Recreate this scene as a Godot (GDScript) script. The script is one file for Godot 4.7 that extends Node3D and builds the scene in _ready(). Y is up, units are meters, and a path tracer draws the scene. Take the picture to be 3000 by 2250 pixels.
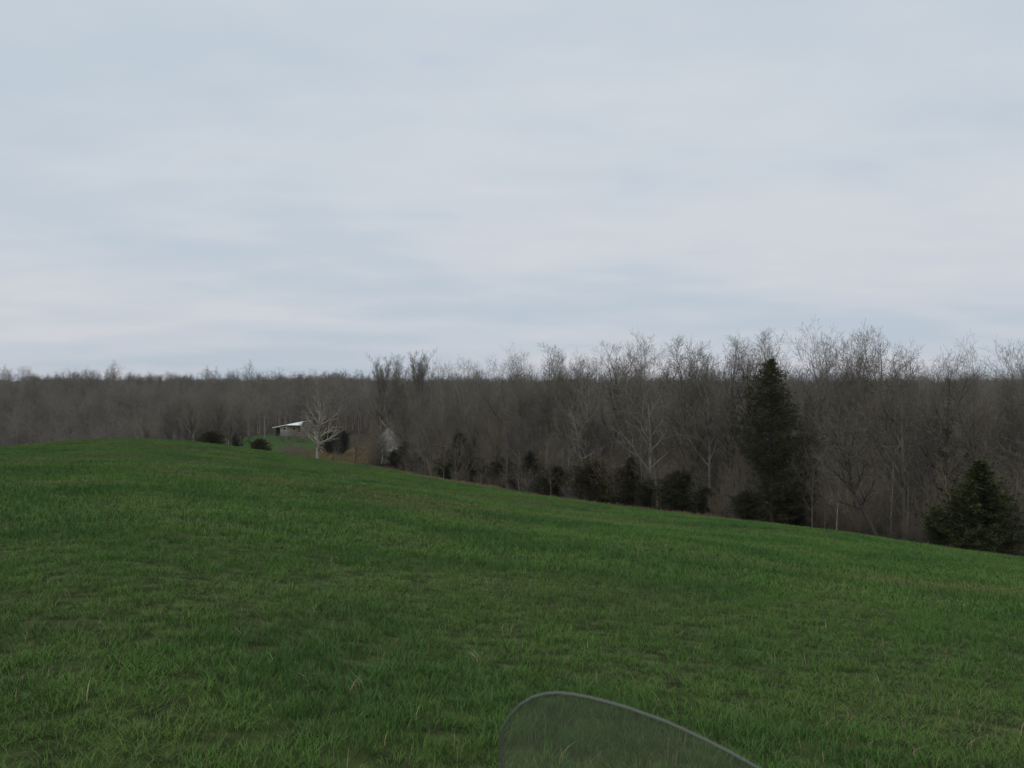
extends Node3D
# A green hill pasture under an even overcast, bare woods in the valley beyond it.

const EYE := 1.5
# bearing in degrees (0 = straight ahead, right positive), fall of the sight line to the brow, metres to the brow
const BROW := [[-180.0, 0.05, 60.0], [-90.0, 0.06, 62.0], [-45.0, 0.068, 72.0], [-28.3, 0.0598, 85.0], [-26.2, 0.0570, 90.0], [-23.8, 0.0549, 95.0], [-21.6, 0.0551, 100.0], [-18.3, 0.0590, 103.0], [-14.9, 0.0684, 103.0], [-11.5, 0.0799, 97.0], [-8.2, 0.0882, 90.0], [-4.9, 0.1005, 82.0], [-0.2, 0.1146, 71.0], [5.4, 0.1262, 61.0], [10.9, 0.1351, 55.0], [16.1, 0.1452, 50.0], [21.1, 0.1547, 47.0], [25.8, 0.1603, 44.0], [28.3, 0.1631, 42.0], [45.0, 0.178, 38.0], [90.0, 0.16, 40.0], [180.0, 0.05, 60.0]]

var rng := RandomNumberGenerator.new()
var brow_fall := PackedFloat32Array()
var brow_far := PackedFloat32Array()
var roll_noise := FastNoiseLite.new()
var patch_noise := FastNoiseLite.new()
var mats := {}
var taken := {}


class Geo:
	var v := PackedVector3Array()
	var n := PackedVector3Array()
	var c := PackedColorArray()
	var ix := PackedInt32Array()

	func mesh(material: Material, colored := false) -> ArrayMesh:
		var a := []
		a.resize(Mesh.ARRAY_MAX)
		a[Mesh.ARRAY_VERTEX] = v
		a[Mesh.ARRAY_NORMAL] = n
		if colored:
			a[Mesh.ARRAY_COLOR] = c
		a[Mesh.ARRAY_INDEX] = ix
		var m := ArrayMesh.new()
		m.add_surface_from_arrays(Mesh.PRIMITIVE_TRIANGLES, a)
		m.surface_set_material(0, material)
		return m

	func tube(pts: PackedVector3Array, rad: PackedFloat32Array, k: int) -> void:
		var last := pts.size() - 1
		var ref := Vector3.RIGHT if absf((pts[last] - pts[0]).normalized().x) < 0.8 else Vector3.UP
		var first := v.size()
		for i in last + 1:
			var d := (pts[mini(i + 1, last)] - pts[maxi(i - 1, 0)]).normalized()
			var u := (ref - d * ref.dot(d)).normalized()
			var w := d.cross(u)
			for j in k:
				var a := TAU * j / k
				var o := u * cos(a) + w * sin(a)
				v.append(pts[i] + o * rad[i])
				n.append(o)
		for i in last:
			for j in k:
				var a0 := first + i * k + j
				var a1 := first + i * k + (j + 1) % k
				ix.append_array([a0, a0 + k, a1, a1, a0 + k, a1 + k])

	# a flat face of three corners with the normal it has
	func tri(a: Vector3, b: Vector3, d: Vector3, col := Color.WHITE) -> void:
		var nn := (d - a).cross(b - a).normalized()
		var f := v.size()
		v.append_array([a, b, d])
		n.append_array([nn, nn, nn])
		c.append_array([col, col, col])
		ix.append_array([f, f + 1, f + 2])

	func quad(a: Vector3, b: Vector3, d: Vector3, e: Vector3) -> void:
		tri(a, b, d)
		tri(a, d, e)

	func box(lo: Vector3, hi: Vector3) -> void:
		var p := []
		for i in 8:
			p.append(Vector3(hi.x if i & 1 else lo.x, hi.y if i & 2 else lo.y, hi.z if i & 4 else lo.z))
		for f in [[0, 2, 3, 1], [4, 5, 7, 6], [0, 1, 5, 4], [2, 6, 7, 3], [0, 4, 6, 2], [1, 3, 7, 5]]:
			quad(p[f[0]], p[f[3]], p[f[2]], p[f[1]])


# ---------------------------------------------------------------- helpers
func numbered(called: String) -> String:
	taken[called] = taken.get(called, -1) + 1
	return called if taken[called] == 0 else "%s_%03d" % [called, taken[called]]


func tag(o: Node, label: String, category: String, group := "", kind := "") -> Node:
	if label:
		o.set_meta("label", label)
	if category:
		o.set_meta("category", category)
	if group:
		o.set_meta("group", group)
	if kind:
		o.set_meta("kind", kind)
	return o


func thing(called: String, at: Vector3, turn: float, label: String, category: String, group := "") -> Node3D:
	var o := Node3D.new()
	o.name = numbered(called)
	add_child(o)
	o.position = at
	o.rotation.y = turn
	tag(o, label, category, group)
	return o


func part(called: String, m: Mesh, parent: Node) -> MeshInstance3D:
	var o := MeshInstance3D.new()
	o.mesh = m
	o.name = called
	parent.add_child(o, true)
	return o


func lin(r: float, g: float, b: float) -> Color:
	return Color(r, g, b).linear_to_srgb()


func plain(r: float, g: float, b: float, rough := 0.9, spec := 0.3) -> StandardMaterial3D:
	var m := StandardMaterial3D.new()
	m.albedo_color = lin(r, g, b)
	m.roughness = rough
	m.metallic_specular = spec
	return m


func mottle(size: int, freq: float, octaves: int, lo: float, hi: float, sd: int) -> ImageTexture:
	var f := FastNoiseLite.new()
	f.seed = sd
	f.frequency = freq
	f.fractal_octaves = octaves
	var src := f.get_seamless_image(size, size)
	src.convert(Image.FORMAT_L8)
	var data := src.get_data()
	for i in data.size():
		data[i] = int(clampf(lerpf(lo, hi, data[i] / 255.0), 0.0, 1.0) * 255.0)
	return ImageTexture.create_from_image(Image.create_from_data(size, size, false, Image.FORMAT_L8, data))


func rv() -> Vector3:
	return Vector3(rng.randf_range(-1, 1), rng.randf_range(-1, 1), rng.randf_range(-1, 1))


func sm(a: float, b: float, x: float) -> float:
	var t := clampf((x - a) / (b - a), 0.0, 1.0)
	return t * t * (3.0 - 2.0 * t)


# ---------------------------------------------------------------- the lie of the land
func prepare_land() -> void:
	var fall := PackedFloat32Array()
	var far := PackedFloat32Array()
	for i in 720:
		var az := -180.0 + i * 0.5
		var k := 0
		while k < BROW.size() - 2 and BROW[k + 1][0] < az:
			k += 1
		var t: float = (az - BROW[k][0]) / (BROW[k + 1][0] - BROW[k][0])
		fall.append(lerpf(BROW[k][1], BROW[k + 1][1], t))
		far.append(lerpf(BROW[k][2], BROW[k + 1][2], t))
	for i in 720:
		var a := 0.0
		var b := 0.0
		for j in range(-4, 5):
			a += fall[(i + j + 720) % 720]
			b += far[(i + j + 720) % 720]
		brow_fall.append(a / 9.0)
		brow_far.append(b / 9.0)
	roll_noise.seed = 5
	roll_noise.frequency = 0.045
	roll_noise.fractal_octaves = 3
	patch_noise.seed = 11
	patch_noise.frequency = 0.28
	patch_noise.fractal_octaves = 3


func sample(t: PackedFloat32Array, az: float) -> float:
	var f := fposmod((az + 180.0) * 2.0, 720.0)
	var i := int(f)
	return lerpf(t[i % 720], t[(i + 1) % 720], f - i)


func brow_at(x: float, z: float) -> float:
	return sample(brow_far, rad_to_deg(atan2(x, -z)))


func valley(x: float, z: float) -> float:
	var d := -z
	var cap := lerpf(190.0, 45.0, sm(-30.0, 40.0, x))
	var h := -11.8 - 0.033 * clampf(d - 62.0, 0.0, cap)
	h -= 16.0 * sm(-84.0, -165.0, x) * exp(-pow((d - 300.0) / 190.0, 2.0))
	h = lerpf(h, lerpf(-13.0, -15.5, sm(-260.0, 160.0, x)), sm(360.0, 950.0, d))
	# a wooded ridge across the left, uneven along its length
	h += exp(-pow((d - 760.0) / 150.0, 2.0)) * sm(60.0, -120.0, x) * (4.0 + 15.0 * roll_noise.get_noise_2d(x * 0.3 + 300.0, 50.0))
	return h + EYE + roll_noise.get_noise_2d(x * 0.18, z * 0.12) * 6.0 * sm(400.0, 1000.0, d)


func ground_y(x: float, z: float) -> float:
	var r := sqrt(x * x + z * z)
	var az := rad_to_deg(atan2(x, -z))
	var far := sample(brow_far, az)
	var b := EYE / (far * far)
	var a := sample(brow_fall, az) - 2.0 * EYE / far
	var hill := -a * r - b * r * r + roll_noise.get_noise_2d(x, z) * 0.35 * sm(5.0, 30.0, r)
	var low := valley(x, z)
	var k := 2.5
	var e := clampf(0.5 + 0.5 * (hill - low) / k, 0.0, 1.0)
	return lerpf(low, hill, e) + k * e * (1.0 - e)


func on_ground(x: float, z: float) -> Vector3:
	return Vector3(x, ground_y(x, z), z)


# a spot given by its run to the side per metre ahead and its metres ahead
func spot(u: float, d: float) -> Vector3:
	return on_ground(u * d, -d)


func build_land() -> void:
	var ang := PackedFloat32Array()
	var a := -180.0
	while a < 180.0:
		ang.append(a)
		a += 1.0 if absf(a) < 48.0 else 4.0
	var rad := PackedFloat32Array([0.0])
	var r := 0.6
	while r < 7500.0:
		rad.append(r)
		r *= 1.045
	var na := ang.size()
	var pts := PackedVector3Array()
	var cols := PackedColorArray()
	for ri in rad.size():
		for ai in na:
			var t := deg_to_rad(ang[ai])
			var p := Vector3(sin(t) * rad[ri], 0, -cos(t) * rad[ri])
			p.y = ground_y(p.x, p.z)
			pts.append(p)
			# leaf litter, with the green lawn under the house and the tan hay meadow by the pale tree
			var litter := Color(0.085, 0.062, 0.043)
			var lawn := sm(1.15, 0.85, Vector2((p.x + 76.0) / 24.0, (p.z + 285.0) / 62.0).length())
			var hay := sm(1.1, 0.85, Vector2((p.x + 40.0) / 14.0, (p.z + 235.0) / 55.0).length())
			var meadow := sm(1.1, 0.9, Vector2((p.x + 232.0) / 30.0, (p.z + 640.0) / 26.0).length())
			cols.append(litter.lerp(Color(0.17, 0.13, 0.065), hay).lerp(Color(0.075, 0.155, 0.032), maxf(lawn, meadow)))
	for which in 2:
		var st := Geo.new()
		st.v = pts
		st.c = cols.duplicate()
		var nn := PackedVector3Array()
		nn.resize(pts.size())
		for ri in rad.size() - 1:
			for ai in na:
				var i0 := ri * na + ai
				var i1 := ri * na + (ai + 1) % na
				var j0 := i0 + na
				var j1 := i1 + na
				var m := (pts[j0] + pts[j1]) * 0.5
				var inside := Vector2(m.x, m.z).length() < brow_at(m.x, m.z) * 1.12 + 5.0
				if inside == (which == 0):
					st.ix.append_array([i0, j0, j1, i0, j1, i1])
		for ri in rad.size():
			for ai in na:
				var i := ri * na + ai
				var o: Vector3 = pts[mini(ri + 1, rad.size() - 1) * na + ai] - pts[maxi(ri - 1, 0) * na + ai]
				var s: Vector3 = pts[ri * na + (ai + 1) % na] - pts[ri * na + (ai - 1 + na) % na]
				var x := s.cross(o).normalized()
				nn[i] = Vector3.UP if ri == 0 or x.length() < 0.5 else (x if x.y > 0 else -x)
		st.n = nn
		if which == 0:
			var o := part("pasture", st.mesh(mats.turf), self)
			tag(o, "green hill pasture sloping down to the bare wood", "pasture", "", "structure")
		else:
			var o := part("ground", st.mesh(mats.litter, true), self)
			tag(o, "brown leaf litter floor of the valley woods", "ground", "", "structure")


# ---------------------------------------------------------------- sky, light, camera
func build_sky() -> void:
	var w := 2048
	var h := 1024
	var f1 := FastNoiseLite.new()
	f1.seed = 21
	f1.frequency = 0.32
	f1.fractal_octaves = 4
	var f2 := FastNoiseLite.new()
	f2.seed = 4
	f2.frequency = 0.9
	f2.fractal_octaves = 6
	var data := PackedFloat32Array()
	data.resize(w * h * 3)
	var half := h / 2
	for y in half + 1:
		var el := PI * (0.5 - (y + 0.5) / h)
		var cy := cos(el)
		var sy := maxf(sin(el), 0.0)
		# a low, even cloud deck: the sheet is seen ever more edge-on towards the horizon
		var q := 1.0 / (sy + 0.09)
		for x in w:
			var az := TAU * (x + 0.5) / w
			var px := sin(az) * cy * q
			var pz := -cos(az) * cy * q
			var n1 := f1.get_noise_2d(px * 0.8 + pz * 0.2, pz * 0.9)
			var n2 := f2.get_noise_2d(px * 0.7 + 7.0, pz * 1.0)
			var thick := n1 * 0.85 + n2 * 0.65 + 0.25 * f2.get_noise_2d(px * 2.3, pz * 3.4 + 31.0)
			var warm := clampf(0.5 - thick * 1.1 + 0.15 * n2, 0.0, 1.0)
			var low := exp(-sy * 9.0)
			var c := Color(0.528, 0.606, 0.684).lerp(Color(0.632, 0.674, 0.730), warm)
			c = c.lerp(Color(0.490, 0.558, 0.635).lerp(Color(0.630, 0.632, 0.670), warm), low)
			var gap := clampf((n2 - 0.42) * 2.2, 0.0, 1.0) * (1.0 - low)
			# one thin spot in the deck, a little left of straight ahead
			var hole := Vector2((az - TAU * (1.0 if az > PI else 0.0) + 0.085) / 0.035, (el - 0.327) / 0.014).length()
			gap = maxf(gap, clampf(1.0 - hole + n2 * 1.2, 0.0, 0.9) if hole < 2.0 else 0.0)
			c = c.lerp(Color(0.45, 0.56, 0.71), gap * 0.5)
			var i := (y * w + x) * 3
			data[i] = c.r
			data[i + 1] = c.g
			data[i + 2] = c.b
	for y in range(half + 1, h):
		for x in w:
			var i := (y * w + x) * 3
			data[i] = 0.1
			data[i + 1] = 0.11
			data[i + 2] = 0.09
	var img := Image.create_from_data(w, h, false, Image.FORMAT_RGBF, data.to_byte_array())
	var pano := PanoramaSkyMaterial.new()
	pano.panorama = ImageTexture.create_from_image(img)
	var sky := Sky.new()
	sky.sky_material = pano
	var e := Environment.new()
	e.background_mode = Environment.BG_SKY
	e.sky = sky
	e.tonemap_mode = Environment.TONE_MAPPER_LINEAR
	e.tonemap_exposure = 1.0
	e.sdfgi_enabled = true
	e.ssao_enabled = true
	e.ssil_enabled = true
	e.fog_enabled = true
	e.fog_density = 0.00005
	e.fog_light_color = Color(0.80, 0.85, 0.92)
	var we := WorldEnvironment.new()
	we.name = "world_environment"
	we.environment = e
	add_child(we)


# ---------------------------------------------------------------- bare trees
func grow(wood: Geo, fine: Geo, pos: Vector3, dir: Vector3, length: float, radius: float, lv: int, p: Dictionary) -> void:
	var segs: int = p.segs[lv]
	var pts := PackedVector3Array([pos])
	var rad := PackedFloat32Array([radius])
	var d := dir
	var q := pos
	for i in segs:
		d = (d + rv() * p.wig[lv] + Vector3.UP * p.up[lv]).normalized()
		q += d * length / segs
		pts.append(q)
		rad.append(maxf(lerpf(radius, radius * p.tip[lv], float(i + 1) / segs), p.least))
	(wood if lv <= p.coarse else fine).tube(pts, rad, p.sides[lv])
	if lv + 1 >= p.segs.size():
		return
	var n: int = p.kids[lv]
	var turn := rng.randf() * TAU
	for k in n:
		var t: float = p.from[lv] + (1.0 - p.from[lv]) * (k + rng.randf()) / n
		var fi := clampf(t * segs, 0.0, segs - 0.001)
		var a := int(fi)
		var base := pts[a].lerp(pts[a + 1], fi - a)
		var axis := (pts[a + 1] - pts[a]).normalized()
		turn += 2.4 + rng.randf_range(-0.5, 0.5)
		var side := axis.cross(Vector3.RIGHT if absf(axis.x) < 0.8 else Vector3.BACK).normalized().rotated(axis, turn)
		var an := deg_to_rad(lerpf(p.wide[lv], p.tight[lv], t) * rng.randf_range(0.75, 1.25))
		var ln: float = length * lerpf(p.low[lv], p.high[lv], t) * rng.randf_range(0.7, 1.25)
		var rr := minf(lerpf(radius, radius * p.tip[lv], t) * 0.72, p.thick[lv + 1])
		grow(wood, fine, base, axis * cos(an) + side * sin(an), ln, rr, lv + 1, p)


const FOREST := {"segs": [8, 5, 3, 2, 2], "sides": [8, 5, 4, 3, 3], "wig": [0.045, 0.13, 0.15, 0.14, 0.12], "up": [0.03, 0.12, 0.09, 0.07, 0.05], "tip": [0.22, 0.22, 0.3, 0.4, 0.35], "kids": [16, 8, 7, 5], "from": [0.30, 0.22, 0.2, 0.15], "wide": [66.0, 50.0, 50.0, 45.0], "tight": [24.0, 34.0, 36.0, 34.0], "low": [0.34, 0.46, 0.5, 0.55], "high": [0.30, 0.34, 0.4, 0.45], "thick": [0.26, 0.14, 0.065, 0.030, 0.018], "least": 0.009, "coarse": 2, "length": 13.0}


func variant(base: Dictionary, change: Dictionary) -> Dictionary:
	var p := base.duplicate(true)
	for k in change:
		p[k] = change[k]
	return p


# {trunk: Mesh, crown: Mesh, high: metres}
func tree_kind(p: Dictionary, bark: Material, twig: Material, sd: int, stems := 1, lean := Vector3.ZERO) -> Dictionary:
	rng.seed = sd
	var wood := Geo.new()
	var fine := Geo.new()
	for s in stems:
		var out := Vector3(cos(TAU * s / stems + 0.4), 0, sin(TAU * s / stems + 0.4)) if stems > 1 else Vector3.ZERO
		var k := rng.randf_range(0.75, 1.05) if stems > 1 else 1.0
		grow(wood, fine, out * 0.12 + Vector3(0, -0.35, 0), (Vector3.UP + out * rng.randf_range(0.15, 0.5) + lean).normalized(), p.length * k, p.thick[0], 0, p)
	var top := 0.0
	for q in fine.v:
		top = maxf(top, q.y)
	# the flare of the roots
	var kind := {"trunk": wood.mesh(bark), "high": top}
	kind["crown"] = fine.mesh(twig)
	# both in one mesh, for the woods that are one mass
	var all := ArrayMesh.new()
	for g in [wood, fine]:
		var arr := []
		arr.resize(Mesh.ARRAY_MAX)
		arr[Mesh.ARRAY_VERTEX] = g.v
		arr[Mesh.ARRAY_NORMAL] = g.n
		arr[Mesh.ARRAY_INDEX] = g.ix
		all.add_surface_from_arrays(Mesh.PRIMITIVE_TRIANGLES, arr)
	all.surface_set_material(0, bark)
	all.surface_set_material(1, twig)
	kind["all"] = all
	return kind


func plant(kind: Dictionary, called: String, at: Vector3, high: float, label: String, category: String, group := "", bark: Material = null, twig: Material = null, fat := 1.0, turn := -1.0) -> Node3D:
	var t := thing(called, at, rng.randf() * TAU if turn < 0.0 else turn, label, category, group)
	var s: float = high / kind.high
	t.scale = Vector3(s * fat, s, s * fat)
	var a := part("trunk", kind.trunk, t)
	var b := part("crown", kind.crown, t)
	if bark:
		a.set_surface_override_material(0, bark)
	if twig:
		b.set_surface_override_material(0, twig)
	return t


# ---------------------------------------------------------------- cedars
func cedar_kind(sd: int, high: float, wide: float, profile: Array, branches: int, bare: float, rise: float, ragged := 0.8, other := []) -> Dictionary:
	rng.seed = sd
	var wood := Geo.new()
	var leaf := Geo.new()
	var lean := Vector3(rng.randf_range(-0.03, 0.03), 0, rng.randf_range(-0.03, 0.03))
	var tp := PackedVector3Array()
	var tr := PackedFloat32Array()
	for i in 9:
		tp.append(Vector3(0, -0.3 + (high + 0.1) * i / 8.0, 0) + lean * high * i / 8.0 + Vector3(sin(i * 1.7), 0, cos(i * 2.3)) * 0.05)
		tr.append(lerpf(high * 0.019, 0.015, i / 8.0))
	wood.tube(tp, tr, 7)
	var lump := FastNoiseLite.new()
	lump.seed = sd
	lump.frequency = 0.5
	for i in branches:
		var t := bare + (1.0 - bare) * pow((i + rng.randf()) / branches, 0.9)
		var fp := t * (profile.size() - 1)
		var k := mini(int(fp), profile.size() - 2)
		var az := i * 2.4 + rng.randf_range(-0.4, 0.4)
		var span: float = lerpf(profile[k], profile[k + 1], fp - k)
		if other:
			span = lerpf(lerpf(other[k], other[k + 1], fp - k), span, 0.5 + 0.5 * cos(az))
		var reach: float = wide * span * (0.9 + ragged * lump.get_noise_3d(cos(az) * 2.0, t * high * 0.8, sin(az) * 2.0)) * rng.randf_range(0.72, 1.08)
		if reach < 0.12:
			reach = 0.12
		var out := Vector3(cos(az), rise * rng.randf_range(0.6, 1.5), sin(az)).normalized()
		var from := Vector3(0, t * high * 0.97, 0) + lean * high * t
		var pts := PackedVector3Array([from, from + out * reach * 0.5 + Vector3(0, -0.03, 0) * reach, from + out * reach])
		wood.tube(pts, PackedFloat32Array([0.035, 0.022, 0.008]), 3)
		var sprays := maxi(4, int(reach * 7.0))
		for s in sprays:
			var f := 0.22 + 0.78 * (s + rng.randf()) / sprays
			var at := from + out * reach * f + rv() * 0.13 * (0.6 + reach * 0.4)
			var tone := rng.randf_range(0.65, 1.35)
			var col := Color(tone * rng.randf_range(0.9, 1.15), tone, tone * rng.randf_range(0.8, 1.05))
			for l in 9:
				var d := (out * 0.8 + rv() * 0.95 + Vector3.UP * 0.3).normalized()
				var side := d.cross(rv()).normalized()
				var ln := rng.randf_range(0.12, 0.27)
				var st := at + rv() * 0.1
				leaf.tri(st - side * 0.026, st + side * 0.026, st + d * ln, col)
	var top := 0.0
	for q in leaf.v:
		top = maxf(top, q.y)
	return {"trunk": wood.mesh(mats.cedar_bark), "crown": leaf.mesh(mats.cedar_leaf, true), "high": top}


# ---------------------------------------------------------------- grass
func tuft(sd: int, blades: int, spread: float, long: float, width: float, segs: int, flop: float) -> ArrayMesh:
	rng.seed = sd
	var g := Geo.new()
	for b in blades:
		var a := rng.randf() * TAU
		var at := Vector3(cos(a), 0, sin(a)) * spread * sqrt(rng.randf())
		at.y = -0.015
		var out := (Vector3(cos(a), 0, sin(a)) * rng.randf_range(-0.2, 1.0) + rv() * 0.7) * flop
		out.y = 0.0
		var l := long * rng.randf_range(0.4, 1.15)
		var across := Vector3(-out.z, 0, out.x).normalized() if rng.randf() < 0.5 else Vector3(cos(a * 3.1), 0, sin(a * 3.1))
		across *= width * rng.randf_range(0.6, 1.2) * 0.5
		var tone := rng.randf_range(0.6, 1.4)
		var col := Color(tone * rng.randf_range(0.85, 1.2), tone, tone * rng.randf_range(0.8, 1.2))
		var odd := rng.randf()
		if odd < 0.045:
			col = Color(2.6, 1.5, 2.4) * rng.randf_range(0.6, 1.1)
		elif odd < 0.12:
			col = Color(1.9, 1.75, 2.2) * rng.randf_range(0.8, 1.15)
		var prev := at
		var prev_w := 1.0
		for s in segs:
			var t := float(s + 1) / segs
			var q := at + Vector3.UP * l * (t - 0.32 * flop * t * t) + out * l * t * t
			var w := 1.0 - t * 0.55
			if s == segs - 1:
				g.tri(prev - across * prev_w, prev + across * prev_w, q, col)
			else:
				g.tri(prev - across * prev_w, prev + across * prev_w, q + across * w, col)
				g.tri(prev - across * prev_w, q + across * w, q - across * w, col)
			prev = q
			prev_w = w
	return g.mesh(mats.grass, true)


func scatter(called: String, meshes: Array, at: Array, tint: Array, label: String, category: String) -> void:
	var root := Node3D.new()
	root.name = called
	add_child(root)
	tag(root, label, category, "", "stuff")
	for k in meshes.size():
		var mine := []
		for i in range(k, at.size(), meshes.size()):
			mine.append(i)
		if mine.is_empty():
			continue
		var mm := MultiMesh.new()
		mm.transform_format = MultiMesh.TRANSFORM_3D
		mm.use_colors = true
		mm.mesh = meshes[k]
		mm.instance_count = mine.size()
		for i in mine.size():
			mm.set_instance_transform(i, at[mine[i]])
			mm.set_instance_color(i, tint[mine[i]])
		var o := MultiMeshInstance3D.new()
		o.multimesh = mm
		o.name = called + "_mass"
		o.set_meta("kind", "stuff")
		root.add_child(o, true)


func grass_tint(x: float, z: float) -> Color:
	var n := patch_noise.get_noise_2d(x, z)
	var m := patch_noise.get_noise_2d(x * 0.22 + 40.0, z * 0.22)
	var j := rng.randf_range(0.85, 1.15)
	var c := Color(0.082, 0.160, 0.038)
	c = c.lerp(Color(0.056, 0.126, 0.034), clampf(n * 1.6 + 0.2, 0.0, 1.0))
	c = c.lerp(Color(0.116, 0.154, 0.050), clampf(m * 1.4 - 0.2, 0.0, 0.5) + clampf(-n * 1.2 - 0.25, 0.0, 0.35))
	# thin, straw-coloured spots on the slope
	for s in [[-4.2, -24.5, 5.5, 2.2], [-1.0, -22.0, 3.0, 1.2], [-16.0, -34.0, 5.0, 2.5], [2.5, -27.0, 3.5, 1.4], [-9.5, -19.0, 2.4, 0.9], [6.0, -15.5, 2.2, 0.8], [-20.0, -52.0, 7.0, 3.5]]:
		var q := Vector2((x - s[0]) / s[2], (z - s[1]) / s[3]).length() + n * 0.9
		c = c.lerp(Color(0.155, 0.145, 0.066), 0.45 * sm(1.1, 0.3, q))
	return Color(c.r * j, c.g * j, c.b * j)


func build_grass() -> void:
	var near_meshes := [tuft(1, 54, 0.13, 0.088, 0.0040, 3, 0.7), tuft(2, 54, 0.14, 0.085, 0.0040, 3, 0.9), tuft(3, 48, 0.12, 0.105, 0.0043, 3, 0.55), tuft(4, 56, 0.15, 0.08, 0.0040, 3, 1.0)]
	var far_meshes := [tuft(5, 40, 0.24, 0.095, 0.0095, 2, 0.7), tuft(6, 40, 0.26, 0.08, 0.009, 2, 0.85), tuft(7, 38, 0.24, 0.115, 0.010, 2, 0.55)]
	rng.seed = 77
	var at := []
	var tint := []
	# bands of distance, tufts to the square metre
	for band in [[0.5, 6.5, 95.0, 1.5], [6.5, 13.0, 60.0, 1.0]]:
		var n := int((band[1] * band[1] - band[0] * band[0]) * band[3] * band[2])
		for i in n:
			var r := sqrt(lerpf(band[0] * band[0], band[1] * band[1], rng.randf()))
			var az := rng.randf_range(-band[3], band[3])
			add_tuft(at, tint, sin(az) * r, -cos(az) * r, 1.0)
	scatter("grass", near_meshes, at, tint, "short lush green grass growing over the near pasture", "grass")
	at = []
	tint = []
	for band in [[12.5, 30.0, 34.0, 0.9], [30.0, 60.0, 16.0, 0.8], [60.0, 125.0, 7.0, 0.7]]:
		var n := int((band[1] * band[1] - band[0] * band[0]) * band[3] * band[2])
		for i in n:
			var r := sqrt(lerpf(band[0] * band[0], band[1] * band[1], rng.randf()))
			var az := rng.randf_range(-band[3], band[3])
			var x: float = sin(az) * r
			var z: float = -cos(az) * r
			if r < brow_at(x, z) * 1.12 + 4.0:
				add_tuft(at, tint, x, z, 1.0 if band[0] < 55.0 else 1.25)
	scatter("pasture_grass", far_meshes, at, tint, "short green grass covering the slope up to its brow", "grass")


func add_tuft(at: Array, tint: Array, x: float, z: float, big: float) -> void:
	var n := patch_noise.get_noise_2d(x, z)
	var s := big * rng.randf_range(0.7, 1.15) * (1.0 + 0.7 * clampf(n, -0.35, 0.6))
	var b := Basis(Vector3.UP, rng.randf() * TAU).rotated(Vector3(rng.randf_range(-1, 1), 0, rng.randf_range(-1, 1)).normalized(), rng.randf() * 0.22)
	at.append(Transform3D(b.scaled(Vector3(big, s, big)), on_ground(x, z)))
	tint.append(grass_tint(x, z))


# dead stalks: the rank strip along the field's lower edge
func build_dry_grass() -> void:
	var keep := mats.grass as StandardMaterial3D
	mats.grass = mats.straw
	var meshes := [tuft(31, 26, 0.22, 0.55, 0.014, 3, 0.6), tuft(32, 26, 0.25, 0.42, 0.014, 3, 0.8)]
	var stray := [tuft(33, 3, 0.04, 0.14, 0.005, 3, 0.7), tuft(34, 2, 0.03, 0.16, 0.0045, 3, 0.9)]
	var clump := tuft(35, 30, 0.10, 0.2, 0.006, 3, 1.1)
	mats.grass = keep
	rng.seed = 91
	var at := []
	var tint := []
	for i in 5200:
		var az := deg_to_rad(rng.randf_range(-32.0, 34.0))
		var deg := rad_to_deg(az)
		var far := sample(brow_far, deg)
		# it creeps up onto the brow where the slope meets the hay meadow
		var up := sm(-15.0, -9.0, deg) * sm(1.0, -4.0, deg)
		var r := far * (1.10 - 0.12 * up) + 5.0 * (1.0 - up) + pow(rng.randf(), 0.7) * 9.0
		var x := sin(az) * r
		var z := -cos(az) * r
		if up < 0.3 and rng.randf() < 0.8:
			continue
		var s := rng.randf_range(0.5, 1.15) * (0.75 if up > 0.3 else 0.8)
		at.append(Transform3D(Basis(Vector3.UP, rng.randf() * TAU).scaled(Vector3.ONE * s), on_ground(x, z)))
		tint.append(Color(0.20, 0.155, 0.085) * rng.randf_range(0.55, 1.15))
	# and the hay meadow below the house
	for i in 2600:
		var a := rng.randf() * TAU
		var f := sqrt(rng.randf())
		var x := -40.0 + cos(a) * f * 14.0
		var z := -235.0 + sin(a) * f * 55.0
		at.append(Transform3D(Basis(Vector3.UP, rng.randf() * TAU).scaled(Vector3(1.6, rng.randf_range(0.7, 1.3), 1.6)), on_ground(x, z)))
		tint.append(Color(0.19, 0.15, 0.075) * rng.randf_range(0.6, 1.15))
	scatter("dry_grass", meshes, at, tint, "tall tan dead grass along the lower edge of the pasture", "dry grass")
	at = []
	tint = []
	for i in 2600:
		var r := 2.4 + 26.0 * pow(rng.randf(), 1.4)
		var az := rng.randf_range(-0.75, 0.75)
		var x := sin(az) * r
		var z := -cos(az) * r
		if patch_noise.get_noise_2d(x * 0.7 + 90.0, z * 0.7) < -0.02 and rng.randf() < 0.75:
			continue
		at.append(Transform3D(Basis(Vector3.UP, rng.randf() * TAU).scaled(Vector3.ONE * rng.randf_range(0.6, 1.1)), on_ground(x, z) + Vector3(0, 0.02, 0)))
		tint.append(Color(0.22, 0.19, 0.10) * rng.randf_range(0.45, 1.15))
	scatter("dead_stalks", stray, at, tint, "pale dead stalks scattered through the near green grass", "dry grass")
	var k := 0
	for s in [[-0.0305, 6.75, 0.62, "pale dead grass clump standing alone in near green grass"], [-0.214, 5.7, 0.45, "low brown dead grass clump lying in near green grass"]]:
		var t := thing("dead_grass_clump", spot(s[0], s[1]) + Vector3(0, 0.01, 0), 0.7 * k, s[3], "grass clump")
		var m := part("stalks", clump, t)
		m.set_surface_override_material(0, mats.straw_plain)
		t.scale = Vector3.ONE * s[2]
		k += 1


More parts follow.
